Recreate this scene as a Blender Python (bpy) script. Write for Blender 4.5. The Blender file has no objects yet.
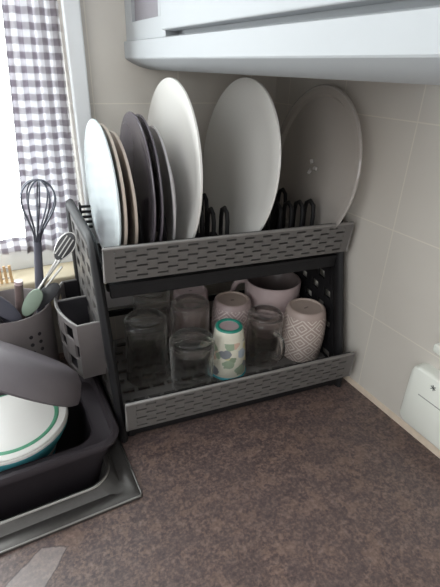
import bpy, math, random
from mathutils import Vector, Matrix
random.seed(4)
S = bpy.context.scene
COL = S.collection
PI = math.pi

# ------------------------------------------------------------------ materials
def lin(c):
    return tuple(((v/255)/12.92 if v/255 <= .04045 else ((v/255+.055)/1.055)**2.4) for v in c)

class N:
    """small node-graph helper"""
    def __init__(s, name):
        s.m = bpy.data.materials.new(name); s.m.use_nodes = True
        s.t = s.m.node_tree; s.b = s.t.nodes['Principled BSDF']
    def n(s, typ, **k):
        o = s.t.nodes.new(typ)
        for a, v in k.items(): setattr(o, a, v)
        return o
    def link(s, a, b): s.t.links.new(a, b)
    def put(s, sock, v):
        if isinstance(v, bpy.types.NodeSocket): s.link(v, sock)
        else: sock.default_value = v
    def math(s, op, a, b=0.0, c=None):
        o = s.n('ShaderNodeMath', operation=op); s.put(o.inputs[0], a); s.put(o.inputs[1], b)
        if c is not None: s.put(o.inputs[2], c)
        return o.outputs[0]
    def mix(s, f, a, b):
        o = s.n('ShaderNodeMix', data_type='RGBA'); s.put(o.inputs[0], f)
        s.put(o.inputs[6], a if isinstance(a, bpy.types.NodeSocket) else (*a, 1))
        s.put(o.inputs[7], b if isinstance(b, bpy.types.NodeSocket) else (*b, 1))
        return o.outputs[2]
    def coord(s, which='Object'):
        t = s.n('ShaderNodeTexCoord'); x = s.n('ShaderNodeSeparateXYZ'); s.link(t.outputs[which], x.inputs[0])
        return t.outputs[which], x.outputs[0], x.outputs[1], x.outputs[2]
    def noise(s, vec, scale, detail=3, rough=.5):
        o = s.n('ShaderNodeTexNoise'); o.inputs['Scale'].default_value = scale
        o.inputs['Detail'].default_value = detail; o.inputs['Roughness'].default_value = rough
        s.link(vec, o.inputs['Vector']); return o.outputs['Fac'], o.outputs['Color']
    def ramp(s, f, stops):
        o = s.n('ShaderNodeValToRGB'); e = o.color_ramp.elements
        while len(e) < len(stops): e.new(.5)
        for i, (p, c) in enumerate(stops): e[i].position = p; e[i].color = (*c, 1)
        s.link(f, o.inputs[0]); return o.outputs[0]
    def bump(s, h, strength=.3, dist=.001):
        o = s.n('ShaderNodeBump'); o.inputs['Strength'].default_value = strength; o.inputs['Distance'].default_value = dist
        s.link(h, o.inputs['Height']); s.link(o.outputs[0], s.b.inputs['Normal'])
    def set(s, **k):
        for a, v in k.items(): s.put(s.b.inputs[a.replace('_', ' ')], (*v, 1) if isinstance(v, tuple) else v)
        return s

def plain(name, rgb, rough=.5, metal=0.0, vary=.08, scale=60, spec=.5):
    g = N(name); vec, *_ = g.coord(); f, _ = g.noise(vec, scale)
    c = lin(rgb); d = tuple(v*(1-vary) for v in c); e = tuple(min(1, v*(1+vary)) for v in c)
    g.set(Base_Color=g.mix(f, d, e), Roughness=rough, Metallic=metal, Specular_IOR_Level=spec)
    return g.m

def glass(name, rgb, rough=.02, ior=1.45):
    g = N(name); vec, *_ = g.coord(); f, _ = g.noise(vec, 40)
    c = lin(rgb)
    g.set(Base_Color=g.mix(f, tuple(v*.96 for v in c), c), Roughness=rough, IOR=ior, Transmission_Weight=1.0)
    return g.m

def thin(name, rgb, a0, a1, power=2.0, rough=.06):
    g = N(name); vec, *_ = g.coord(); f, _ = g.noise(vec, 40)
    c = lin(rgb); lw = g.n('ShaderNodeLayerWeight'); lw.inputs['Blend'].default_value = .5
    k = g.math('POWER', lw.outputs['Facing'], power)
    g.set(Base_Color=g.mix(f, tuple(v*.95 for v in c), c), Roughness=rough, Alpha=g.math('MULTIPLY_ADD', k, a1-a0, a0), Specular_IOR_Level=.9)
    return g.m

def clear(name, tint, share, rough=.03):
    """glass with part of its light passing straight through, so thin walls stay bright"""
    g = N(name); vec, *_ = g.coord(); f, _ = g.noise(vec, 40)
    c = lin(tint); col = g.mix(f, tuple(v*.97 for v in c), c)
    g.set(Base_Color=col, Roughness=rough, IOR=1.45, Transmission_Weight=1.0)
    tr = g.n('ShaderNodeBsdfTransparent'); g.link(col, tr.inputs[0])
    mx = g.n('ShaderNodeMixShader'); mx.inputs[0].default_value = share
    g.link(g.b.outputs[0], mx.inputs[1]); g.link(tr.outputs[0], mx.inputs[2])
    lw = g.n('ShaderNodeLayerWeight'); lw.inputs['Blend'].default_value = .5
    df = g.n('ShaderNodeBsdfDiffuse'); df.inputs[0].default_value = (.62, .61, .60, 1)
    m2 = g.n('ShaderNodeMixShader'); g.link(g.math('MULTIPLY_ADD', g.math('POWER', lw.outputs['Facing'], 5.0), .7, .0), m2.inputs[0])
    g.link(mx.outputs[0], m2.inputs[1]); g.link(df.outputs[0], m2.inputs[2])
    g.link(m2.outputs[0], g.t.nodes['Material Output'].inputs[0])
    return g.m

def tile_mat(name, axis, a0, pitch, z0, zp):
    g = N(name); vec, x, y, z = g.coord(); a = x if axis == 'x' else y
    def line(c, o, p):
        f = g.math('FRACT', g.math('DIVIDE', g.math('SUBTRACT', c, o), p))
        d = g.math('MULTIPLY', g.math('MINIMUM', f, g.math('SUBTRACT', 1.0, f)), p)
        return g.math('LESS_THAN', d, .0009)
    k = g.math('MAXIMUM', line(a, a0, pitch), line(z, z0, zp))
    f, _ = g.noise(vec, 9)
    base = g.mix(f, lin((203, 197, 189)), lin((210, 205, 197)))
    g.set(Base_Color=g.mix(k, base, lin((222, 216, 205))), Roughness=.32)
    g.bump(g.math('SUBTRACT', 1.0, k), .4, .001)
    return g.m

MT = {}
MT['tile_back'] = tile_mat('glazed tiles back', 'x', -.2005, .1454, .148, .15)
MT['tile_right'] = tile_mat('glazed tiles right', 'y', -.190, .1454, .148, .15)

def counter_mat():
    g = N('mottled laminate'); vec, x, y, z = g.coord()
    f1, _ = g.noise(vec, 70, 5, .7); f2, _ = g.noise(vec, 260, 3, .6); f3, _ = g.noise(vec, 9, 3)
    f4, _ = g.noise(vec, 130, 4, .65)
    a = g.ramp(f1, [(.32, lin((62, 52, 52))), (.45, lin((92, 74, 69))), (.56, lin((116, 95, 86))), (.70, lin((138, 122, 118)))])
    b = g.ramp(f2, [(.36, lin((52, 44, 44))), (.50, lin((100, 82, 75))), (.66, lin((156, 128, 112)))])
    d = g.ramp(f4, [(.38, lin((48, 42, 46))), (.50, lin((94, 78, 73))), (.64, lin((132, 112, 106)))])
    f5, _ = g.noise(vec, 34, 4, .6)
    c = g.mix(.5, g.mix(.45, a, b), d)
    c = g.mix(g.math('MULTIPLY', g.math('GREATER_THAN', f5, .54), .28), c, lin((66, 58, 60)))
    c = g.mix(g.math('MULTIPLY', g.math('LESS_THAN', f5, .43), .22), c, lin((150, 122, 106)))
    c = g.mix(g.math('MULTIPLY', f3, .25), c, lin((116, 104, 108)))
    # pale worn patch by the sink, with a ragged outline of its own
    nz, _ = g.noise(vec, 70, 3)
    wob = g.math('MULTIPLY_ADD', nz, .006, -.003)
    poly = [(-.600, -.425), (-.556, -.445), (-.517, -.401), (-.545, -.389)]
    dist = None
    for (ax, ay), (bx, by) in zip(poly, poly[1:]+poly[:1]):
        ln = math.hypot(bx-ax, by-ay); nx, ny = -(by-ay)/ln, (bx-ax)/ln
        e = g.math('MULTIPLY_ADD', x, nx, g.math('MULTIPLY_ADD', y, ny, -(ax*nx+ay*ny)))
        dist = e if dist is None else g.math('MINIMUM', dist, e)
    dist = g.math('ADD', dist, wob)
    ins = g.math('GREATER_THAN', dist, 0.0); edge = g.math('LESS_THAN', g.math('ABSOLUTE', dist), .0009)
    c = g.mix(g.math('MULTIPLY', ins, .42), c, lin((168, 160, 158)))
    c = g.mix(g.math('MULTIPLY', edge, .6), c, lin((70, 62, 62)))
    g.set(Base_Color=c, Roughness=g.math('MULTIPLY_ADD', f1, .25, .28), Specular_IOR_Level=.5)
    g.bump(f2, .12, .0008)
    return g.m
MT['counter'] = counter_mat()

def gingham():
    g = N('grey gingham cotton'); vec, u, v, _ = g.coord('UV')
    def band(c): return g.math('LESS_THAN', g.math('FRACT', c), .5)
    s = g.math('ADD', band(u), band(v))
    col = g.mix(g.math('MULTIPLY', s, .5), lin((240, 240, 242)), lin((165, 159, 166)))
    g.set(Base_Color=col, Roughness=.9, Specular_IOR_Level=.1)
    tr = g.n('ShaderNodeBsdfTranslucent'); g.link(col, tr.inputs[0])
    mx = g.n('ShaderNodeMixShader'); mx.inputs[0].default_value = .5
    g.link(g.b.outputs[0], mx.inputs[1]); g.link(tr.outputs[0], mx.inputs[2])
    g.link(mx.outputs[0], g.t.nodes['Material Output'].inputs[0])
    return g.m
MT['gingham'] = gingham()

def diamond(name, base, line, na, nz, top):
    """nested lozenge lines; UV: u once round, v = height above the mouth in metres"""
    g = N(name); vec, u, v, _ = g.coord('UV')
    a = g.math('FRACT', g.math('MULTIPLY', u, na)); b = g.math('FRACT', g.math('MULTIPLY', v, nz))
    d = g.math('ADD', g.math('ABSOLUTE', g.math('MULTIPLY_ADD', a, 2.0, -1.0)), g.math('ABSOLUTE', g.math('MULTIPLY_ADD', b, 2.0, -1.0)))
    r = g.math('FRACT', g.math('MULTIPLY_ADD', d, 2.0, .18))
    k = g.math('MULTIPLY', g.math('LESS_THAN', r, .36), g.math('LESS_THAN', v, top))
    g.set(Base_Color=g.mix(k, lin(base), lin(line)), Roughness=.45)
    g.bump(k, .5, .001)
    return g.m
MT['diamond'] = diamond('taupe lozenge glaze', (170, 152, 145), (214, 203, 195), 7, 34, .088)
MT['diamond_pink'] = diamond('pinkish lozenge glaze', (160, 142, 141), (202, 188, 186), 7, 34, .090)

def floral():
    g = N('floral print glaze'); vec, u, v, _ = g.coord('UV')
    cmb = g.n('ShaderNodeCombineXYZ'); g.link(g.math('MULTIPLY', u, 9.0), cmb.inputs[0]); g.link(g.math('MULTIPLY', v, 60.0), cmb.inputs[1])
    vo = g.n('ShaderNodeTexVoronoi'); vo.inputs['Scale'].default_value = 1.0; vo.inputs['Randomness'].default_value = 1.0
    g.link(cmb.outputs[0], vo.inputs['Vector'])
    sp = g.n('ShaderNodeSeparateColor'); g.link(vo.outputs['Color'], sp.inputs[0])
    nf, _ = g.noise(cmb.outputs[0], 2.2, 3)
    inside = g.math('LESS_THAN', g.math('ADD', vo.outputs['Distance'], g.math('MULTIPLY', nf, .5)), .78)
    pal = g.n('ShaderNodeValToRGB'); pal.color_ramp.interpolation = 'CONSTANT'
    stops = [(0, (96, 128, 92)), (.2, (206, 160, 140)), (.36, (70, 84, 112)), (.5, (206, 194, 130)), (.66, (120, 150, 120)), (.84, (150, 168, 190))]
    e = pal.color_ramp.elements
    while len(e) < len(stops): e.new(.5)
    for i, (p, c) in enumerate(stops): e[i].position = p; e[i].color = (*lin(c), 1)
    g.link(sp.outputs[0], pal.inputs[0])
    low = g.math('MULTIPLY', g.math('LESS_THAN', v, .07), g.math('GREATER_THAN', v, .006))
    g.set(Base_Color=g.mix(g.math('MULTIPLY', g.math('MULTIPLY', inside, low), .72), lin((224, 220, 204)), pal.outputs[0]), Roughness=.3)
    return g.m
MT['floral'] = floral()

P = plain
MT['black'] = P('black plastic', (25, 24, 26), .55, spec=.3)
MT['grey_rail'] = P('woven grey plastic', (98, 95, 93), .45)
MT['grey_lip'] = P('pale grey plastic lip', (132, 129, 127), .4)
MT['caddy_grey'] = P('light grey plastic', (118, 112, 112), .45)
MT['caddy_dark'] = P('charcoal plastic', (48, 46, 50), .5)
MT['white_plate'] = P('white glazed ceramic', (232, 230, 226), .18, vary=.02, scale=12)
MT['opal_plate'] = P('opal white glass', (206, 215, 217), .16, vary=.02, scale=12)
MT['beige_plate'] = P('beige glazed ceramic', (204, 190, 178), .25, vary=.04, scale=20)
MT['dark_plate'] = P('dark grey glaze', (100, 94, 101), .15, vary=.06, scale=20)
MT['grey_plate'] = P('mid grey glaze', (188, 185, 187), .22, vary=.05, scale=20)
MT['cabinet'] = P('white satin paint', (172, 175, 178), .6, vary=.015, scale=8, spec=.2)
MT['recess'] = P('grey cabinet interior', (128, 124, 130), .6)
MT['white_trim'] = P('white gloss paint', (235, 238, 240), .3, vary=.02, scale=10)
MT['sill'] = P('beige sill paint', (205, 192, 165), .5, vary=.06, scale=25)
MT['bead'] = P('cream sealant bead', (206, 190, 172), .6, vary=.15, scale=80)
MT['white_plastic'] = P('white moulded plastic', (236, 238, 230), .35, vary=.01)
MT['ink'] = P('dark printed ink', (60, 64, 62), .6)
MT['groove'] = P('grey seam', (150, 150, 145), .6)
MT['steel'] = P('brushed steel', (170, 168, 165), .3, 1.0, .1, 150)
MT['sink_steel'] = P('dull sink steel', (100, 97, 95), .36, .8, .12, 150)
MT['bowl_dark'] = P('dark grey polypropylene', (54, 49, 53), .5, spec=.25)
MT['pan_grey'] = P('matt grey non-stick', (104, 98, 102), .42)
MT['teal'] = P('teal glaze', (92, 182, 194), .25)
MT['green_ring'] = P('green glaze band', (92, 160, 128), .3)
MT['teal_ring'] = P('teal glaze band', (40, 138, 120), .3)
MT['pale_pink'] = P('pale pink glaze', (198, 178, 180), .3)
MT['pink_mug'] = P('dusty pink stoneware', (178, 160, 160), .5)
MT['mug_in'] = P('brown grey glaze inside', (112, 100, 98), .35)
MT['mug_base'] = P('unglazed beige base', (178, 160, 150), .55)
MT['holder'] = P('grey plastic utensil pot', (124, 116, 116), .45)
MT['hole'] = P('dark hole', (40, 36, 40), .8)
MT['dark_metal'] = P('dark coated wire', (88, 90, 100), .35, .6)
MT['wood'] = P('brown wood', (104, 88, 86), .6, vary=.2, scale=90)
MT['sage'] = P('sage green silicone', (142, 158, 142), .55)
MT['black_nylon'] = P('black nylon', (46, 46, 50), .4)
MT['slate'] = P('slate grey nylon', (92, 92, 104), .45)
MT['bamboo'] = P('pale orange bamboo', (222, 184, 136), .6, vary=.12, scale=70)
MT['glass'] = clear('clear glass', (254, 254, 253), .3)
MT['glass_grey'] = clear('smoky glass', (250, 249, 247), .3)
MT['turntable'] = thin('thick oven glass', (214, 206, 199), .42, .85, 2.2, .12)
MT['turntable_rim'] = thin('polished glass rim', (206, 200, 195), .45, .9, 1.5, .08)
MT['frost'] = P('etched mark', (200, 196, 194), .5)
gp = N('window glass'); gp.set(Base_Color=(.9, .95, 1.), Roughness=.02, Alpha=.06); MT['pane'] = gp.m

# ------------------------------------------------------------------ mesh helpers
class MB:
    def __init__(s): s.v = []; s.f = []; s.uv = None
    def add(s, vs, fs):
        o = len(s.v); s.v += [Vector(p) for p in vs]; s.f += [tuple(i+o for i in f) for f in fs]; return s
    def hexa(s, p):      # p: 4 bottom (ccw) + 4 top
        return s.add(p, [(3, 2, 1, 0), (4, 5, 6, 7), (0, 1, 5, 4), (1, 2, 6, 5), (2, 3, 7, 6), (3, 0, 4, 7)])
    def box(s, x0, x1, y0, y1, z0, z1):
        return s.hexa([(x0, y0, z0), (x1, y0, z0), (x1, y1, z0), (x0, y1, z0), (x0, y0, z1), (x1, y0, z1), (x1, y1, z1), (x0, y1, z1)])
    def tube(s, pts, r, n=8, closed=False, flat=None):
        pts = [Vector(p) for p in pts]; m = len(pts); rs = r if isinstance(r, (list, tuple)) else [r]*m
        rings = []; up = None
        for i, p in enumerate(pts):
            a = pts[(i-1) % m] if (closed or i > 0) else p; b = pts[(i+1) % m] if (closed or i < m-1) else p
            t = (b-a).normalized()
            if up is None:
                up = Vector((0, 0, 1)) if abs(t.z) < .9 else Vector((1, 0, 0))
                if flat is not None: up = Vector(flat[0])
            e = t.cross(up).normalized(); w = e.cross(t).normalized(); up = w
            sx, sy = (1, 1) if flat is None else flat[1]
            rings.append([p + e*math.cos(2*PI*k/n)*rs[i]*sx + w*math.sin(2*PI*k/n)*rs[i]*sy for k in range(n)])
        vs = [q for g in rings for q in g]; fs = []
        for i in range(m if closed else m-1):
            j = (i+1) % m
            for k in range(n): fs.append((i*n+k, i*n+(k+1) % n, j*n+(k+1) % n, j*n+k))
        if not closed:
            fs.append(tuple(range(n))[::-1]); fs.append(tuple((m-1)*n+k for k in range(n)))
        return s.add(vs, fs)
    def lathe(s, prof, n=48, rad=None, uvh=True):
        """prof: (r, z) list; rad(r, z, ang) may vary the radius"""
        o = len(s.v); fs = []; m = len(prof)
        for (r, z) in prof:
            for k in range(n):
                a = 2*PI*k/n; q = rad(r, z, a) if rad else r
                s.v.append(Vector((q*math.cos(a), q*math.sin(a), z)))
        for i in range(m-1):
            for k in range(n):
                s.f.append((o+i*n+k, o+i*n+(k+1) % n, o+(i+1)*n+(k+1) % n, o+(i+1)*n+k))
        if prof[0][0] > 1e-5 and False: pass
        s.lat = n
        return s
    def lattice(s, A, B, C, D, cols, rows, w, h, th, stagger=True):
        """openwork panel over the quad A (0,0) B (1,0) C (1,1) D (0,1): rows of slots, bars w (across) and h (between)"""
        A, B, C, D = map(Vector, (A, B, C, D)); nn = (B-A).cross(D-A).normalized()*th*.5
        def q(a, b): return (A*(1-a)+B*a)*(1-b)+(D*(1-a)+C*a)*b
        def cell(a0, a1, b0, b1):
            p = [q(a0, b0), q(a1, b0), q(a1, b1), q(a0, b1)]
            s.hexa([x-nn for x in p]+[x+nn for x in p])
        for j in range(rows+1):
            b = j/rows*(1-h); cell(0, 1, b, b+h)
        for j in range(rows):
            b0 = j/rows*(1-h)+h; b1 = (j+1)/rows*(1-h)
            cs = {0.0, 1-w} | {((i+(.5 if (stagger and j % 2) else 0))/cols)*(1-w) for i in range(cols+1)}
            for a in sorted(cs):
                if a <= 1-w+1e-6: cell(a, a+w, b0, b1)
        return s
    def build(s, name, mat, parent=None, smooth=35, bevel=0, mat2=None, m2=None):
        me = bpy.data.meshes.new(name); me.from_pydata([tuple(v) for v in s.v], [], s.f); me.update()
        import bmesh
        bm = bmesh.new(); bm.from_mesh(me)
        if not s.uv: bmesh.ops.remove_doubles(bm, verts=bm.verts, dist=1e-6)
        bmesh.ops.recalc_face_normals(bm, faces=bm.faces); bm.to_mesh(me); bm.free()
        me.materials.append(mat)
        if s.uv:
            lay = me.uv_layers.new(name='UVMap')
            for p in me.polygons:
                us = [s.uv(me.vertices[me.loops[l].vertex_index].co) for l in p.loop_indices]
                if max(u[0] for u in us)-min(u[0] for u in us) > .5: us = [((u[0]+1) if u[0] < .5 else u[0], u[1]) for u in us]
                for l, u in zip(p.loop_indices, us): lay.data[l].uv = u
        if smooth:
            for p in me.polygons: p.use_smooth = True
            me.set_sharp_from_angle(angle=math.radians(smooth))
        o = bpy.data.objects.new(name, me); COL.objects.link(o)
        if bevel:
            b = o.modifiers.new('bevel', 'BEVEL'); b.width = bevel; b.segments = 3; b.limit_method = 'ANGLE'
        if parent: o.parent = parent
        return o

def tag(o, label, cat, group=None):
    o['label'] = label; o['category'] = cat
    if group: o['group'] = group
    return o
def thing(name, label, cat, loc=(0, 0, 0), rot=(0, 0, 0), group=None):
    o = bpy.data.objects.new(name, None); COL.objects.link(o); o.location = loc; o.rotation_euler = rot
    o.empty_display_size = .02
    return tag(o, label, cat, group)
def struct(o): o['kind'] = 'structure'; return o
def aim(o, axis_z, loc, xhint=(0, 0, 1)):
    z = Vector(axis_z).normalized(); x = Vector(xhint); x = (x - z*x.dot(z)).normalized(); y = z.cross(x)
    m = Matrix((x, y, z)).transposed().to_4x4(); m.translation = Vector(loc); o.matrix_world = m
def rrect(x0, x1, y0, y1, r, n=8):
    pts = []
    for cx, cy, a0 in ((x1-r, y1-r, 0), (x0+r, y1-r, 90), (x0+r, y0+r, 180), (x1-r, y0+r, 270)):
        for k in range(n+1):
            a = math.radians(a0+90*k/n); pts.append((cx+r*math.cos(a), cy+r*math.sin(a)))
    return pts
def loft(mb, rings, cap0=False, cap1=False, close=False):
    n = len(rings[0]); o = len(mb.v)
    for r in rings: mb.v += [Vector(p) for p in r]
    m = len(rings)
    for i in range(m if close else m-1):
        j = (i+1) % m
        for k in range(n): mb.f.append((o+i*n+k, o+i*n+(k+1) % n, o+j*n+(k+1) % n, o+j*n+k))
    if cap0: mb.f.append(tuple(o+k for k in range(n))[::-1])
    if cap1: mb.f.append(tuple(o+(m-1)*n+k for k in range(n)))
    return mb

# ------------------------------------------------------------------ the room
WX = -.379            # right side of the window opening
w = MB()
w.box(WX, .12, 0, .12, -.15, 1.6); w.box(-4, WX, 0, .12, -.15, .165); w.box(-4, WX, 0, .12, 1.05, 1.6); w.box(-4, -1.15, 0, .12, .165, 1.05)
struct(w.build('wall_back', MT['tile_back'], smooth=0))
struct(MB().box(-4, .12, -1.6, .12, 1.6, 1.7).build('ceiling', MT['white_trim'], smooth=0))
struct(MB().box(0, .12, -1.6, 0, -.15, 1.6).build('wall_right', MT['tile_right'], smooth=0))
# window: frame, panes, sill
win = bpy.data.objects.new('window_1', None); COL.objects.link(win); win.location = (-.76, .06, .165); struct(win)
def inwin(mb): 
    for v in mb.v: v -= Vector((-.76, .06, .165))
    return mb
f = MB()
f.box(-1.15, WX, .05, .09, .165, .205); f.box(-1.15, WX, .05, .09, 1.01, 1.05); f.box(WX-.03, WX, .05, .09, .205, 1.01); f.box(-1.15, -1.11, .05, .09, .205, 1.01)
inwin(f).build('window_frame', MT['white_trim'], win, 0, .003)
inwin(MB().box(-1.11, WX-.03, .066, .070, .205, 1.01)).build('window_pane', MT['pane'], win, 0)
inwin(MB().box(-1.2, -.398, -.018, .05, .112, .168)).build('window_sill', MT['sill'], win, 0, .004)
t1 = MB().box(WX, -.354, -.014, .0, .168, 1.1)
struct(t1.build('trim_1', MT['white_trim'], None, 0, .003))
# sealant bead where the worktop meets the right wall
bd = MB(); pr = [(0, .0), (-.0045, .0), (-.004, .004), (-.002, .008), (0, .009)]
loft(bd, [[(x, -1.2, z) for x, z in pr], [(x, -.0, z) for x, z in pr]], True, True)
struct(bd.build('trim_2', MT['bead'], None, 60))

# worktop with the cut-out for the sink
HX0, HX1, HY0, HY1 = -1.0, -.447, -.337, -.150
def ring_slab(mb, outer, inner, z0, z1):
    X0, X1, Y0, Y1 = outer; a0, a1, b0, b1 = inner
    mb.box(X0, X1, Y0, b0, z0, z1); mb.box(X0, X1, b1, Y1, z0, z1); mb.box(X0, a0, b0, b1, z0, z1); mb.box(a1, X1, b0, b1, z0, z1)
    return mb
tag(ring_slab(MB(), (-1.5, 0, -.74, 0), (HX0, HX1, HY0, HY1), -.035, 0).build('worktop', MT['counter'], None, 0),
    'brown and charcoal mottled laminate kitchen worktop under the dish rack', 'worktop')

# ------------------------------------------------------------------ sink
sink = thing('kitchen_sink', 'stainless steel inset sink under the dark washing-up bowl', 'sink', (-.72, -.22, 0))
def rel(mb, p):
    for v in mb.v: v -= Vector(p)
    return mb
so = (-.72, -.22, 0)
def rr3(x0, x1, y0, y1, r, z): return [(x, y, z) for x, y in rrect(x0, x1, y0, y1, r)]
m = MB()
loft(m, [rr3(-1.03, -.417, -.378, -.120, .004, .0005), rr3(-1.03, -.417, -.378, -.120, .004, .003), rr3(-1.026, -.421, -.374, -.124, .004, .0045),
         rr3(-1.012, -.432, -.363, -.132, .012, .0040), rr3(-1.007, -.438, -.355, -.138, .02, .0012), rr3(-1.003, -.443, -.346, -.143, .026, .0065), rr3(-1.0, -.447, -.3385, -.148, .032, .0065), rr3(-.999, -.449, -.3355, -.150, .035, .002)])
rel(m, so).build('flange', MT['sink_steel'], sink, 40)
m = MB()
loft(m, [rr3(-.999, -.449, -.3355, -.150, .035, .002), rr3(-.997, -.452, -.333, -.153, .035, -.01), rr3(-.98, -.468, -.318, -.165, .03, -.10), rr3(-.96, -.488, -.30, -.182, .02, -.112)], False, True)
rel(m, so).build('basin', MT['sink_steel'], sink, 40)

m = MB().tube(rr3(-1.001, -.446, -.3395, -.147, .033, .0055), .0032, 8, True)
rel(m, so).build('raised_edge', MT['steel'], sink, 60)
m = MB().tube(rr3(-1.0285, -.4185, -.3765, -.1215, .004, .0036), .0013, 6, True)
rel(m, so).build('outer_edge', MT['steel'], sink, 60)

# washing-up bowl
wb = (-.585, -.228, -.11)
wub = thing('washing_up_bowl', 'dark grey rectangular plastic washing-up bowl sitting in the sink', 'bowl', wb)
X0, X1, Y0, Y1 = -.75, -.4205, -.3185, -.137
def rw(d, r, z): return rr3(X0+d, X1-d, Y0+d, Y1-d, max(.004, r), z)
m = MB()
loft(m, [rw(.034, .03, .032), rw(.0015, .034, .040), rw(0, .035, .046), rw(.003, .034, .051), rw(.008, .03, .0515), rw(.010, .029, .047),
         rw(.020, .03, -.02), rw(.040, .025, -.098)], False, True)
rel(m, wb).build('rim', MT['bowl_dark'], wub, 50)
m = MB()
loft(m, [rw(.033, .03, .034), rw(.034, .03, -.02), rw(.050, .025, -.110)], False, True)
rel(m, wb).build('outer_wall', MT['bowl_dark'], wub, 50)

# teal bowl and white plate lying in it
pc = Vector((-.556, -.207, 0))
tb = thing('bowl', 'teal bowl with a white inside lying in the dark washing-up bowl', 'bowl', (pc.x, pc.y, -.097))
H = .141
m = MB().lathe([(0, 0), (.030, 0), (.034, .004), (.046, .05), (.058, H-.045), (.070, H-.024), (.0768, H-.010), (.0785, H-.003)], 56); m.build('outer_glaze', MT['teal'], tb, 60)
m = MB().lathe([(.0785, H-.003), (.0783, H), (.0755, H+.001), (.0742, H-.010), (.066, H-.026), (.042, .05), (.03, .012), (0, .010)], 56); m.build('inner_glaze', MT['white_plate'], tb, 60)
wp = thing('side_plate', 'small white plate with a green ring resting in the teal bowl', 'plate', (pc.x, pc.y, .0378), (0, 0, 0))
m = MB().lathe([(0, .000), (.04, .0), (.066, .004), (.0760, .0075), (.0775, .0095), (.0762, .0107), (.064, .0085), (.045, .0075), (0, .0072)], 64); m.build('plate_body', MT['white_plate'], wp, 50)
m = MB().lathe([(.0595, .0080), (.0605, .0096), (.0650, .0100), (.0662, .0086)], 64); m.build('green_ring', MT['green_ring'], wp, 50)

# grey bowl lying tilted on the plate
A = Vector((-.463, -.225, .083)); d = Vector((-.088, .0, .074)).normalized()
CAMP = Vector((-.517, -.753, .504))
ctr = A + d*.088; wv = (ctr-CAMP).normalized(); nrm = d.cross(wv).normalized()
if nrm.z < 0: nrm = -nrm
gb = thing('mixing_bowl', 'grey matt bowl tipped upside down over the white plate', 'bowl')
aim(gb, (nrm + wv*-.12).normalized(), ctr, d)
m = MB().lathe([(.081, -.016), (.085, -.019), (.089, -.016), (.088, -.006), (.082, .010), (.072, .021), (.058, .025), (0, .026)], 64)
m.build('outer_shell', MT['pan_grey'], gb, 50)
m = MB().lathe([(.081, -.016), (.080, -.006), (.074, .008), (.06, .018), (0, .020)], 64); m.build('inner_shell', MT['pan_grey'], gb, 50)

# ------------------------------------------------------------------ dish rack (local u along the rack, v to the back, z up)
TH = math.radians(-6.5); F0 = Vector((-.41, -.272, 0))
U = Vector((math.cos(TH), math.sin(TH), 0)); V = Vector((-math.sin(TH), math.cos(TH), 0))
def L(u, v, z): return F0 + U*u + V*v + Vector((0, 0, z))
rack = thing('dish_rack', 'two-tier black and grey plastic dish rack standing on the brown worktop', 'dish rack', F0, (0, 0, TH))
RW = .385
def panel(u, sgn):
    m = MB()
    m.tube([(u, .006, .0)] + [(u, .006+.068*t, .02+.26*t) for t in (0, .25, .5, .75, .97)] + [(u, .078, .289), (u, .088, .293), (u, .15, .300), (u, .212, .306), (u, .222, .303), (u, .2245, .292), (u, .2245, 0)], .0075, 10, flat=((1, 0, 0), (1.5, .9)))
    m.box(u-.005, u+.005, .0, .228, .006, .024)
    def splay(mb):
        if sgn < 0:
            for v in mb.v: v.x -= .025*max(0, v.y)/.2245
        return mb
    p = splay(m).build('side_frame', MT['black'], rack, 50)
    m = MB().lattice((u, .012, .02), (u, .22, .02), (u, .22, .300), (u, .078, .284), 4, 9, .10, .05, .005)
    splay(m).build('side_lattice', MT['grey_rail'] if sgn < 0 else MT['black'], p, 0)
panel(-.001, -1); panel(RW, 1)
def tray(name, v0, v1, z, cols, rows, mat):
    m = MB().lattice((.006, v0, z), (RW-.006, v0, z), (RW-.006, v1, z), (.006, v1, z), cols, rows, .014, .07, .005)
    return m.build(name, mat, rack, 0)
tray('lower_tray', -.008, .224, .0335, 15, 8, MT['grey_rail'])
tray('upper_tray', .056, .224, .2315, 15, 5, MT['black'])
# black under-frames
m = MB(); m.box(.006, RW-.006, .000, .012, .006, .031); m.box(.006, RW-.006, .214, .224, .006, .031)
m.build('base_frame', MT['black'], rack, 0, .002)
m = MB(); m.box(.006, RW-.006, .058, .068, .212, .229); m.box(.006, RW-.006, .214, .224, .211, .229); m.box(.004, .012, .082, .214, .211, .229); m.box(RW-.012, RW-.004, .082, .214, .211, .229)
m.build('upper_frame', MT['black'], rack, 0, .002)
def rail(v0, v1, z0, z1, u0, u1, cols, name='front_rail'):
    m = MB().lattice((u0, v0, z0), (u1, v0, z0), (u1, v1, z1), (u0, v1, z1), cols, 6, .034, .095, .004)
    r = m.build(name, MT['grey_rail'], rack, 0)
    b = MB().box(u0+.002, u1-.002, v0+.003, v0+.0045, z0+.001, z1-.001); b.build('backing', MT['black'], r, 0)
    l = MB().tube([(u0-.001, v0-.0005, z0), (u0-.001, v1-.0005, z1), (u1+.001, v1-.0005, z1), (u1+.001, v0-.0005, z0)], .0024, 8)
    l.build('lip', MT['grey_lip'], r, 50)
    return r
rail(-.012, -.014, .031, .080, .0045, RW+.006, 13)
rail(.050, .044, .243, .293, .001, RW+.003, 13)
# grey end piece at the back of the lower tier
m = MB().box(.012, .075, .212, .215, .112, .150)
r = m.build('back_panel', MT['grey_plate'], rack, 0)
MB().tube([(.012, .211, .150), (.012, .211, .112), (.075, .211, .112)], .002, 8).build('edge', MT['grey_lip'], r, 50)
for zz in (.09,):
    MB().box(.006, RW-.006, .218, .223, zz, zz+.012).build('back_bar', MT['black'], rack, 0, .001)
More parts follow.
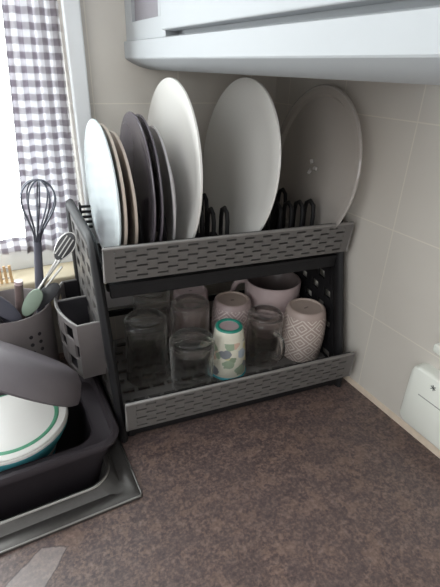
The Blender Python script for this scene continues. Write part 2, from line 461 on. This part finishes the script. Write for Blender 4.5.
# prongs between the plates, a front row and a back row
prong = MB().tube([(0, -.013, .238), (0, -.013, .30), (0, -.010, .312), (0, 0, .3175), (0, .010, .312), (0, .013, .30), (0, .013, .238)], .0035, 8).build('plate_prong', MT['black'], rack, 50)
pu = [.0365, .058, .0925, .150, .168, .190, .2585, .280, .300, .320, .340]
first = True
for vv, dz in ((.098, 0), (.190, -.004)):
    for u in pu:
        if first: o = prong; first = False
        else:
            o = prong.copy(); COL.objects.link(o); o.parent = rack
        o.location = (u, vv, dz)
# small black comb at the top back of the left side
m = MB()
for k in range(5): m.box(-.012, .004, .194+.001*k, .198+.001*k, .272+.008*k, .276+.008*k)
m.box(-.0135, -.0105, .190, .206, .23, .312)
m.build('comb', MT['black'], rack, 0, .001)
for u in (.012, RW-.012):
    for v in (.012, .215):
        MB().lathe([(0, 0), (.008, 0), (.008, .006), (0, .006)], 16).build('foot', MT['black'], rack, 40).location = (u, v, 0)

# cutlery caddy hung on the left side
cad = thing('cutlery_caddy', 'light grey open cutlery caddy hanging off the left side of the dish rack', 'caddy', L(-.0165, .145, .080), (0, 0, TH+.098))
def arc(t, off=0):        # plan of the bowed outer side, t 0 front .. 1 back
    v = -.077 + .154*t; u = -.035 - .020*math.sin(PI*min(1, t*1.0))**.9 + (.004*t) + off
    return u, v
n = 12; zt = .093; m = MB()
for j, (z0, z1) in enumerate([(0, .007), (.007, .029), (.029, .034), (.034, .056), (.056, .061), (.061, .083), (.083, zt)]):
    for i in range(n):
        if j in (1, 3, 5) and (i + 2*(j//2)) % 4 in (1, 2): continue
        a, b = arc(i/n), arc((i+1)/n); a2, b2 = arc(i/n, .003), arc((i+1)/n, .003)
        m.hexa([(a[0], a[1], z0), (b[0], b[1], z0), (b2[0], b2[1], z0), (a2[0], a2[1], z0), (a[0], a[1], z1), (b[0], b[1], z1), (b2[0], b2[1], z1), (a2[0], a2[1], z1)])
m.build('bowed_side', MT['caddy_grey'], cad, 0)
MB().box(-.0365, 0, -.0785, -.0755, 0, zt).build('end_panel', MT['caddy_grey'], cad, 0, .001)
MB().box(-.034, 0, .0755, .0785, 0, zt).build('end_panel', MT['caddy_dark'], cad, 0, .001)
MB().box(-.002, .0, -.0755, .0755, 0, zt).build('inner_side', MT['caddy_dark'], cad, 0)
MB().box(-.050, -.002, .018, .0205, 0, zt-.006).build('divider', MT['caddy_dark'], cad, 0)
m = MB(); pts = [(0, -.0755)]+[arc(i/n) for i in range(n+1)]+[(0, .0755)]
loft(m, [[(x, y, .001) for x, y in pts], [(x, y, .004) for x, y in pts]], True, True); m.build('floor', MT['caddy_dark'], cad, 0)
m = MB().tube([(0, -.077, zt)]+[(*arc(i/n), zt) for i in range(n+1)]+[(0, .077, zt)], .0019, 8)
m.build('rim', MT['grey_lip'], cad, 50)
MB().tube([(-.053, .019, zt-.004), (0, .019, zt-.004)], .0014, 6).build('divider_edge', MT['grey_lip'], cad, 50)

# ------------------------------------------------------------------ plates in the top tier
def plate_mesh(name, D, mat, depth=.016, th=.0035, well=.62):
    R = D/2; k = depth
    prof = [(0, 0), (R*.3, 0), (R*well*.96, .0), (R*well, -.0015), (R*well*1.02, .001), (R*.8, k*.55), (R*.96, k*.95), (R, k), (R*1.001, k+.0012), (R*.995, k+th*.7), (R*.95, k+th*.7),
            (R*.78, k*.55+th), (R*well, th+.0015), (R*.4, th), (0, th)]
    return MB().lathe(prof, 80).build(name, mat, None, 40)
def stand(o, u, v, D, yaw, tilt, zb=.2345, back=0):
    a = V*math.cos(yaw)+U*math.sin(yaw); nr = a.cross(Vector((0, 0, 1))); b = Vector((0, 0, 1))*math.cos(tilt)+nr*math.sin(tilt)
    c = L(u, v, zb) + b*(D/2); face = -(a.cross(b))           # concave face towards the left
    if face.dot(U) > 0: face = -face
    aim(o, face, c-face*back, b)
G = 'plates standing in the top tier'
def plate(u, D, yaw, tilt, mat, label, depth=.014, th=.0035, v=.13, name='dinner_plate'):
    o = plate_mesh(name, D, MT[mat], depth, th); stand(o, u, v, D, yaw, tilt, back=depth); tag(o, label, 'plate', G); return o
plate(.018, .203, -.10, .005, 'opal_plate', 'glossy bluish white plate at the far left end of the top tier', .008, .003, .158)
plate(.0275, .197, -.09, .008, 'beige_plate', 'beige rimmed plate directly behind the bluish white end plate', .008, .005, .156)
plate(.046, .187, -.08, -.017, 'beige_plate', 'beige plate standing alone just left of the dark plates', .008, .005, .158)
plate(.070, .212, -.041, .002, 'dark_plate', 'dark grey glossy plate facing left, first of two dark ones', .009, .003, .160)
plate(.080, .209, -.041, .004, 'dark_plate', 'dark grey plate tucked close behind the other dark one', .009, .003, .158)
plate(.1065, .193, .0, -.034, 'grey_plate', 'small mid grey plate leaning in front of the tall white plate', .010, .004, .158)
plate(.122, .256, -.061, .031, 'white_plate', 'large white dinner plate behind the small grey plate', .012, .004, .166)
plate(.222, .260, -.063, .107, 'white_plate', 'large white dinner plate standing alone right of the rack centre', .012, .004, .166)

# glass turntable
D = .252
tt = thing('microwave_turntable', 'round smoky glass microwave turntable leaning against the right wall', 'turntable')
stand(tt, .3545, .147, D, -.01, .105, back=.006)
R = D/2
MB().lathe([(0, 0), (R*.84, 0), (R*.88, .001), (R*.91, .006), (R*.985, .008), (R, .0095), (R*.985, .012), (R*.90, .0105), (R*.87, .005), (R*.82, .0045), (0, .0045)], 96).build('glass_disc', MT['turntable'], tt, 40)
MB().lathe([(R*.988, .0085), (R*1.004, .0092), (R*1.006, .0108), (R*.992, .0126), (R*.975, .0124), (R*.972, .0112)], 96).build('rim', MT['turntable_rim'], tt, 50)
m = MB()
for k in range(3):
    a = 2*PI*k/3+.5; c, s_ = math.cos(a), math.sin(a)
    m.tube([(c*.006, s_*.006, .0055), (c*.013, s_*.013, .0058)], .003, 8)
m.build('centre_lugs', MT['frost'], tt, 50)

# ------------------------------------------------------------------ glasses and mugs in the lower tier
ZF = .0362
def at(o, u, v, rz=0): o.location = L(u, v, ZF); o.rotation_euler = (0, 0, TH+rz)
def lathe_uv(mb):
    mb.uv = lambda co: ((math.atan2(co.y, co.x)/(2*PI)) % 1.0, co.z); return mb
def tumbler(name, h, rm, rb, base, wall=.0022, cut=0, mat='glass', n=72):
    """upside down: mouth at z 0, base at z h; closed solid of glass"""
    def ro(z): return rm+(rb-rm)*(z/h)
    zs = [i/10 for i in range(11)]
    prof = [(rm-wall, .0), (rm-wall*.3, -.0002)] + [(ro(t*(h-.004)), .0008+t*(h-.005)) for t in zs] + [(rb-.0035, h), (rb-.008, h-.0005), (rb-.012, h-.003), (0, h-.004)]
    prof += [(0, h-base), (rb-wall-.005, h-base), (rb-wall-.001, h-base-.004)] + [(ro((1-t)*(h-base-.01))-wall, (1-t)*(h-base-.01)) for t in zs]
    nout = 13
    def rad(r, z, a):
        if not cut or r < rm*.72 or r < ro(max(z, 0))-wall*.6: return r
        if z < h*.16 or z > h*.93: return r
        return r*(1-.022*abs(math.cos(cut*a/2+z*38))-.022*abs(math.cos(cut*a/2-z*38)))
    return MB().lathe(prof, n, rad).build(name, MT[mat], None, 60)
GG = 'drinking glasses drying in the lower tier'
o = tumbler('tumbler', .114, .0355, .0335, .014, .0028, 14, 'glass_grey', 112); at(o, .060, .098); tag(o, 'tall cut glass tumbler upside down at the front left of the lower tier', 'glass', GG)
o = tumbler('tumbler', .114, .0355, .0335, .014, .0028, 14, 'glass', 112); at(o, .091, .189); tag(o, 'cut glass tumbler behind the tall front left one, near the back', 'glass', GG)
o = tumbler('tumbler', .090, .0335, .0365, .010); at(o, .123, .051); tag(o, 'short plain clear tumbler in the front row left of the floral cup', 'glass', GG)
o = tumbler('tumbler', .114, .034, .0325, .008, mat='glass_grey'); at(o, .144, .125); tag(o, 'plain smoky glass standing between the short tumbler and the pale pink mug', 'glass', GG)

def mug_down(name, label, u, v, h, rt, rmax, rm, mat, grp=None, rot=0, base='mug_base'):
    t = thing(name, label, 'mug', L(u, v, ZF), (0, 0, TH+rot), grp)
    prof = [(rm-.004, 0), (rm, .0005)]
    for i in range(1, 15):
        s_ = i/15; r = rm+(rmax-rm)*math.sin(min(1, s_/.55)*PI/2) if s_ < .55 else rt+(rmax-rt)*math.cos((s_-.55)/.45*PI/2)**.8
        prof.append((r, s_*(h-.004)))
    prof += [(rt-.001, h-.002), (rt-.004, h)]
    lathe_uv(MB().lathe(prof, 72)).build('body', MT[mat], t, 60)
    MB().lathe([(rt-.004, h), (rt-.0065, h+.0002), (rt-.008, h-.0022), (rt-.014, h-.003), (0, h-.0035)], 60).build('base', MT[base], t, 50)
    MB().lathe([(rm-.004, 0), (rmax-.0045, h*.4), (rt-.006, h*.85), (0, h*.9)], 60).build('inside', MT['mug_in'], t, 50)
    return t
def handle(t, r0, z0, z1, out, ang, mat, th=.0045, name='handle'):
    c, s_ = math.cos(ang), math.sin(ang); pts = []
    for k in range(15):
        a = -PI/2 + PI*k/14; rr = r0 + out*max(0, math.cos(a))**.7; z = (z0+z1)/2+(z1-z0)/2*math.sin(a)
        pts.append((c*rr, s_*rr, z))
    pts = [(c*(r0-.003), s_*(r0-.003), z0)] + pts + [(c*(r0-.003), s_*(r0-.003), z1)]
    MB().tube(pts, th, 10).build(name, MT[mat], t, 60)
GM = 'mugs upside down in the lower tier'
t = mug_down('mug', 'taupe diamond patterned mug upside down at the front right corner', .342, .071, .099, .0345, .0385, .034, 'diamond', GM)
MB().box(-.005, .005, -.0012, .0012, .0957, .0961).build('base_mark', MT['mug_in'], t, 0).rotation_euler = (0, 0, .3)
t = mug_down('mug', 'pinkish diamond patterned mug upside down behind the teal-ringed floral cup', .228, .138, .099, .0335, .037, .033, 'diamond_pink', GM)
MB().box(-.003, .003, -.0015, .0015, .0957, .0961).build('base_mark', MT['mug_in'], t, 0)
t = mug_down('mug', 'pale pink mug upside down behind the plain smoky glass', .166, .193, .101, .032, .0345, .032, 'pale_pink', GM, base='pale_pink')
MB().box(-.003, .003, -.0015, .0015, .0978, .0982).build('base_mark', MT['mug_in'], t, 0)
# big upright mug at the back
t = thing('soup_mug', 'big dusty pink mug standing upright at the back right', 'mug', L(.322, .163, ZF), (0, 0, TH))
h = .114; R = .0535
MB().lathe([(0, .0), (.036, 0), (.039, .002), (.047, .02), (.052, .05), (R, h-.002), (R-.001, h), (R-.003, h+.0005)], 72).build('outer_wall', MT['pink_mug'], t, 60)
MB().lathe([(R-.003, h+.0005), (R-.0048, h-.002), (.047, .05), (.040, .018), (.03, .008), (0, .006)], 72).build('inside', MT['mug_in'], t, 60)
handle(t, R-.003, .040, .106, .026, PI*.84, 'pink_mug', .0055)
# teal ringed floral cup
t = thing('cup', 'small floral cup upside down with a teal ring round its base', 'cup', L(.193, .068, ZF), (0, 0, TH+1.1))
h = .090; cr = lambda s_: .0315+(.0235-.0315)*s_
lathe_uv(MB().lathe([(.0285, 0), (.0315, .0005)]+[(cr(i/12)+.002*math.sin(PI*i/12), h*.97*i/12) for i in range(1, 13)]+[(.0225, h-.001), (.0205, h)], 64)).build('body', MT['floral'], t, 60)
MB().lathe([(.0232, h-.0025), (.0222, h+.0006), (.0195, h+.0016), (.0168, h+.0006), (.016, h-.001)], 64).build('teal_ring', MT['teal_ring'], t, 60)
MB().lathe([(.0165, h-.0008), (.01, h-.0012), (0, h-.0012)], 48).build('base', MT['pale_pink'], t, 60)
MB().lathe([(.0305, .0), (.0325, .0006), (.0328, .003), (.031, .005)], 64).build('mouth_ring', MT['teal'], t, 60)
# glass mug with a handle
t = thing('glass_mug', 'smoky glass mug with handle upside down left of the taupe diamond mug', 'mug', L(.266, .079, ZF), (0, 0, TH))
o = tumbler('glass_body', .096, .0315, .0305, .010, .003, 0, 'glass_grey'); o.parent = t
handle(t, .030, .020, .068, .020, -PI*.42, 'glass_grey', .004)

# ------------------------------------------------------------------ wall cabinet
cab = thing('wall_cabinet', 'white wall cabinet with curved pelmet above the dish rack', 'cabinet', (0, 0, .5))
def relc(mb): return rel(mb, (0, 0, .5))
m = MB()
pf = [(0, .498), (-.20, .4975), (-.235, .498), (-.250, .4985), (-.268, .5025), (-.281, .5075), (-.2895, .5125), (-.2905, .5140), (-.2905, .5355), (-.286, .5372), (0, .5372)]
loft(m, [[(x, -1.15, z) for x, z in pf], [(x, -.001, z) for x, z in pf]], True, True)
relc(m).build('pelmet', MT['cabinet'], cab, 25)
m = MB(); m.box(-.268, -.001, -1.15, -.001, .5372, 1.2)
m.box(-.286, -.268, -.032, -.001, .5372, 1.2); m.box(-.286, -.268, -.1650, -.150, .5372, 1.2); m.box(-.286, -.268, -.150, -.032, .5372, .5600)
relc(m).build('carcass', MT['cabinet'], cab, 0)
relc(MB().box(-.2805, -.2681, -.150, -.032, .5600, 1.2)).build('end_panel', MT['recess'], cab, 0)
relc(MB().box(-.2845, -.2806, -.146, -.136, .5600, 1.2)).build('glazing_bar', MT['cabinet'], cab, 0, .001)
m = MB().box(-.292, -.272, -.66, -.1665, .5435, 1.2)
dr = relc(m).build('door', MT['cabinet'], cab, 0, .002)
m = MB().box(-.292, -.272, -1.15, -.663, .5435, 1.2)
relc(m).build('door', MT['cabinet'], cab, 0, .002)

# ------------------------------------------------------------------ white unit on the right wall
sb = thing('socket_box', 'white rounded plastic unit low on the right tiled wall', 'socket', (0, -.5, .079))
def rx(x, r, inset=0): return [(x, y, z) for y, z in rrect(-.075+inset, .063-inset, -.052+inset, .052-inset, r)]
m = MB(); loft(m, [rx(-.0002, .014), rx(-.015, .014), rx(-.0195, .013, .0015), rx(-.0215, .011, .004)], False, True)
m.build('case', MT['white_plastic'], sb, 40)
MB().box(-.0219, -.0213, -.075+.004, .040, .0105, .0117).build('seam', MT['groove'], sb, 0)
m = MB()      # small printed star-like mark
for a in (20, 75, 140): 
    c, s_ = math.cos(math.radians(a))*.0042, math.sin(math.radians(a))*.0042
    m.tube([(-.0216, .022-c, .036-s_), (-.0216, .022+c, .036+s_)], .0007, 6)
m.build('printed_mark', MT['ink'], sb, 0)
pg = thing('plug', 'white plug on the right wall just above the white unit', 'plug', (0, -.50, .166))
m = MB(); rp = lambda x, i: [(x, y, z) for y, z in rrect(-.05+i, .046-i, -.007+i, .007-i, .004)]
loft(m, [rp(-.0002, 0), rp(-.010, 0), rp(-.012, .002)], False, True); m.build('plug_body', MT['white_plastic'], pg, 40)

# ------------------------------------------------------------------ curtain
def cloth(name, corners, nu, nz, folds, amp, per, y0, label, cat, grp):
    """corners: bottom-left, bottom-right, top-right, top-left as (x, z)"""
    (ax, az), (bx, bz), (cx, cz), (dx, dz) = corners
    vs, uv = [], {}
    for j in range(nz+1):
        t = j/nz
        for i in range(nu+1):
            s_ = i/nu
            x = (ax*(1-s_)+bx*s_)*(1-t)+(dx*(1-s_)+cx*s_)*t; z = (az*(1-s_)+bz*s_)*(1-t)+(dz*(1-s_)+cz*s_)*t
            y = y0+amp*math.sin(2*PI*folds*s_+.6*t)*(1-.25*t)
            vs.append((x, y, z))
    fs = [(j*(nu+1)+i, j*(nu+1)+i+1, (j+1)*(nu+1)+i+1, (j+1)*(nu+1)+i) for j in range(nz) for i in range(nu)]
    me = bpy.data.meshes.new(name); me.from_pydata(vs, [], fs); lay = me.uv_layers.new(name='UVMap')
    w0 = abs(bx-ax)*.92
    for p in me.polygons:
        p.use_smooth = True
        for l in p.loop_indices:
            k = me.loops[l].vertex_index; i = k % (nu+1); lay.data[l].uv = (i/nu*w0/per, vs[k][2]/per)
    me.materials.append(MT['gingham']); o = bpy.data.objects.new(name, me); COL.objects.link(o)
    md = o.modifiers.new('thickness', 'SOLIDIFY'); md.thickness = .0008
    return tag(o, label, cat, grp)
cloth('curtain', [(-.481, .205), (-.385, .205), (-.372, 1.0), (-.422, 1.0)], 60, 40, 4, .006, .0188, .022, 'long grey and white gingham curtain hanging at the window', 'curtain', None)
cloth('cafe_curtain', [(-.95, .205), (-.470, .205), (-.470, .232), (-.95, .232)], 80, 4, 14, .004, .0188, .036, 'short gingham strip along the bottom of the window', 'curtain', None)

# ------------------------------------------------------------------ utensils and their pot
HC = Vector((-.524, -.076, .004))
pot = thing('utensil_pot', 'grey round plastic utensil pot behind the washing-up bowl', 'pot', (HC.x, HC.y, .0005))
hh = .162
MB().lathe([(0, 0), (.054, 0), (.056, .003), (.0585, hh-.002), (.058, hh), (.056, hh), (.0545, hh-.004), (.052, .004), (0, .004)], 64).build('pot_body', MT['holder'], pot, 50)
for k in range(2):
    for j in range(3):
        a = math.radians(-72+14*k); z = .10+.014*j
        h_ = MB().tube([(.0568*math.cos(a), .0568*math.sin(a), z), (.0588*math.cos(a), .0588*math.sin(a), z)], .003, 10); h_.build('drain_hole', MT['hole'], pot, 0)
# whisk
wt, wj, wbm = Vector((-.4535, -.080, .354)), Vector((-.4695, -.081, .262)), Vector((-.4955, -.082, .030))
ax = (wt-wj).normalized()
wk = thing('whisk', 'balloon whisk with dark wires standing upright in the utensil pot', 'whisk', wbm)
MB().tube([p-wbm for p in (wbm, wbm.lerp(wj, .3), wbm.lerp(wj, .7), wj)], [.006, .007, .0068, .0058], 12).build('handle', MT['slate'], wk, 50)
e1 = ax.cross(Vector((0, 1, 0))).normalized(); e2 = ax.cross(e1)
for k in range(5):
    a = PI*k/5+.25; e = e1*math.cos(a)+e2*math.sin(a); Ln = (wt-wj).length; pts = []
    for s_ in range(-12, 13):
        q = abs(s_)/12; tt_ = 1-q     # along the axis 1 = crown
        wd = .0245*math.sin(min(1, q/.45)*PI/2) if q < .45 else .004+.0205*(0.5+0.5*math.cos((q-.45)/.55*PI))
        hgt = Ln*(math.cos(min(1, q/.45)*PI/2)*.28+.72) if q < .45 else Ln*.72*(1-(q-.45)/.55)
        pts.append(wj-wbm+ax*hgt+e*wd*(1 if s_ > 0 else -1))
    MB().tube(pts, .0013, 6).build('wire', MT['dark_metal'], wk, 60)
def utensil(name, label, cat, p0, p1, r, mat):
    t = thing(name, label, cat, p0); p0 = Vector(p0); p1 = Vector(p1)
    MB().tube([Vector(), (p1-p0)*.5, p1-p0], [r, r, r*.8], 10).build('handle', MT[mat], t, 50)
    return t, p0, p1
def blade(t, p0, c, dirv, nrm_, ln, wd, th, mat, name, slots=0):
    """rounded flat head, centre c, long axis dirv"""
    d_ = Vector(dirv).normalized(); n_ = Vector(nrm_); n_ = (n_-d_*n_.dot(d_)).normalized(); s_ = d_.cross(n_)
    def ring(off, k): return [c-p0+d_*(math.cos(2*PI*i/28)*ln*k)+s_*(math.sin(2*PI*i/28)*wd*k*(1+.12*math.cos(2*PI*i/28)))+n_*off for i in range(28)]
    m = MB(); loft(m, [ring(-th, .9), ring(-th*.6, 1), ring(th*.6, 1), ring(th, .9)], True, True)
    return m.build(name, MT[mat], t, 50), d_, n_, s_
tocam = Vector((-.05, -.9, .42))
# slotted spoon leaning right
t, p0, p1 = utensil('slotted_spoon', 'dark slotted spoon with bright edges leaning right out of the utensil pot', 'spoon', (-.552, -.104, .100), (-.447, -.092, .232), .0026, 'steel')
c = Vector((-.4325, -.0905, .2515)); hd, d_, n_, s_ = blade(t, p0, c, (.62, 0, .78), (-.35, -.75, .3), .0245, .0125, .0014, 'black_nylon', 'spoon_head')
for k in (-1, 0, 1):
    MB().tube([c-p0+d_*-.017+s_*k*.006+n_*.002, c-p0+d_*.017+s_*k*.0055+n_*.002], .0009, 6).build('rib', MT['steel'], t, 50)
m = MB().tube([c-p0+d_*(math.cos(2*PI*i/28)*.0245)+s_*(math.sin(2*PI*i/28)*.0125*(1+.12*math.cos(2*PI*i/28))) for i in range(28)], .0011, 6, True); m.build('edge', MT['steel'], t, 50)
# wooden spoon handle end
t, p0, p1 = utensil('wooden_spoon', 'brown wooden handle sticking up at the front of the utensil pot', 'spoon', (-.530, -.085, .010), (-.507, -.108, .214), .0075, 'wood')
MB().tube([p1-p0-(p1-p0).normalized()*.004, p1-p0+(p1-p0).normalized()*.0015], .0062, 10).build('end_cap', MT['pale_pink'], t, 50)
# sage spatula
t, p0, p1 = utensil('spatula', 'sage green silicone spatula beside the whisk handle', 'spatula', (-.545, -.112, .030), (-.512, -.112, .150), .004, 'steel')
blade(t, p0, Vector((-.4945, -.113, .178)), (.58, 0, .8), tocam, .024, .0115, .003, 'sage', 'spatula_head')
# black turner at the right
t, p0, p1 = utensil('turner', 'black nylon turner leaning low over the right rim of the pot', 'turner', (-.556, -.094, .080), (-.497, -.104, .157), .004, 'black_nylon')
blade(t, p0, Vector((-.474, -.106, .181)), (.8, 0, .62), (.3, -.6, .7), .028, .0115, .0022, 'black_nylon', 'turner_head')
# steel tongs
t = thing('tongs', 'thin bright steel tongs in front of the whisk handle', 'tongs', (-.548, -.090, .076))
for k in (-1, 1):
    MB().tube([(0, 0, 0), (.055, -.004+.004*k, .095+.002*k), (.105, -.012+.004*k, .154+.004*k)], .0018, 6).build('arm', MT['steel'], t, 50)
# dark ladle at the left
t, p0, p1 = utensil('ladle', 'dark grey ladle handle leaning left across the utensil pot', 'ladle', (-.500, -.110, .060), (-.575, -.110, .255), .007, 'slate')
blade(t, p0, Vector((-.535, -.118, .181)), (-.6, 0, .8), tocam, .034, .012, .004, 'slate', 'ladle_head')
t, p0, p1 = utensil('masher', 'charcoal nylon utensil handle at the left front of the pot', 'utensil', (-.505, -.118, .050), (-.560, -.124, .205), .006, 'black_nylon')
# pale slats on the window sill
sl = thing('slatted_mat', 'pale orange slatted mat standing on the window sill', 'mat', (-.545, -.004, .1685))
for k in range(9):
    MB().box(-.036+.008*k, -.0315+.008*k, -.002, .002, 0, .031).build('slat', MT['bamboo'], sl, 0, .0008)
for z in (.006, .024):
    MB().box(-.036, .0325, .002, .0035, z, z+.003).build('binding', MT['white_trim'], sl, 0)

# ------------------------------------------------------------------ light
wd = bpy.data.worlds.new('daylight'); S.world = wd; wd.use_nodes = True
nt = wd.node_tree; bg = nt.nodes['Background']
tc = nt.nodes.new('ShaderNodeTexCoord'); sx = nt.nodes.new('ShaderNodeSeparateXYZ'); nt.links.new(tc.outputs['Generated'], sx.inputs[0])
mr = nt.nodes.new('ShaderNodeMapRange'); mr.interpolation_type = 'SMOOTHSTEP'
mr.inputs['From Min'].default_value = .0; mr.inputs['From Max'].default_value = .25; nt.links.new(sx.outputs[1], mr.inputs['Value'])
mx = nt.nodes.new('ShaderNodeMix'); mx.data_type = 'RGBA'; nt.links.new(mr.outputs[0], mx.inputs[0])
mx.inputs[6].default_value = (.52, .50, .48, 1); mx.inputs[7].default_value = (6.0, 6.4, 6.4, 1)
nt.links.new(mx.outputs[2], bg.inputs['Color']); bg.inputs['Strength'].default_value = 1.0
def area(name, loc, target, size, power, col):
    l = bpy.data.lights.new(name, 'AREA'); l.shape = 'RECTANGLE'; l.size, l.size_y = size; l.energy = power; l.color = col
    o = bpy.data.objects.new(name, l); COL.objects.link(o); o.location = loc
    o.rotation_euler = (Vector(target)-Vector(loc)).to_track_quat('-Z', 'Y').to_euler(); return o
area('window_daylight', (-.95, .50, .48), (-.2, -.25, .25), (.6, .6), 8, (.92, .97, 1.0))
area('room_fill', (-1.9, -1.3, 1.0), (-.1, -.3, .2), (1.0, 1.2), 15, (.96, .99, 1.0))  # added fill lamp from the camera side, not a real window

# ------------------------------------------------------------------ camera
cd = bpy.data.cameras.new('camera'); cam = bpy.data.objects.new('camera', cd); COL.objects.link(cam); S.camera = cam
cam.location = (-.517, -.753, .504); cam.rotation_euler = tuple(math.radians(a) for a in (62.373, -1.665, -27.737))
cd.sensor_fit = 'VERTICAL'; cd.sensor_height = 24; cd.lens = 430.73/587*24; cd.clip_start = .01
S.view_settings.view_transform = 'Standard'; S.view_settings.look = 'None'; S.view_settings.gamma = 1; S.view_settings.use_curve_mapping = False
S.view_settings.exposure = 0
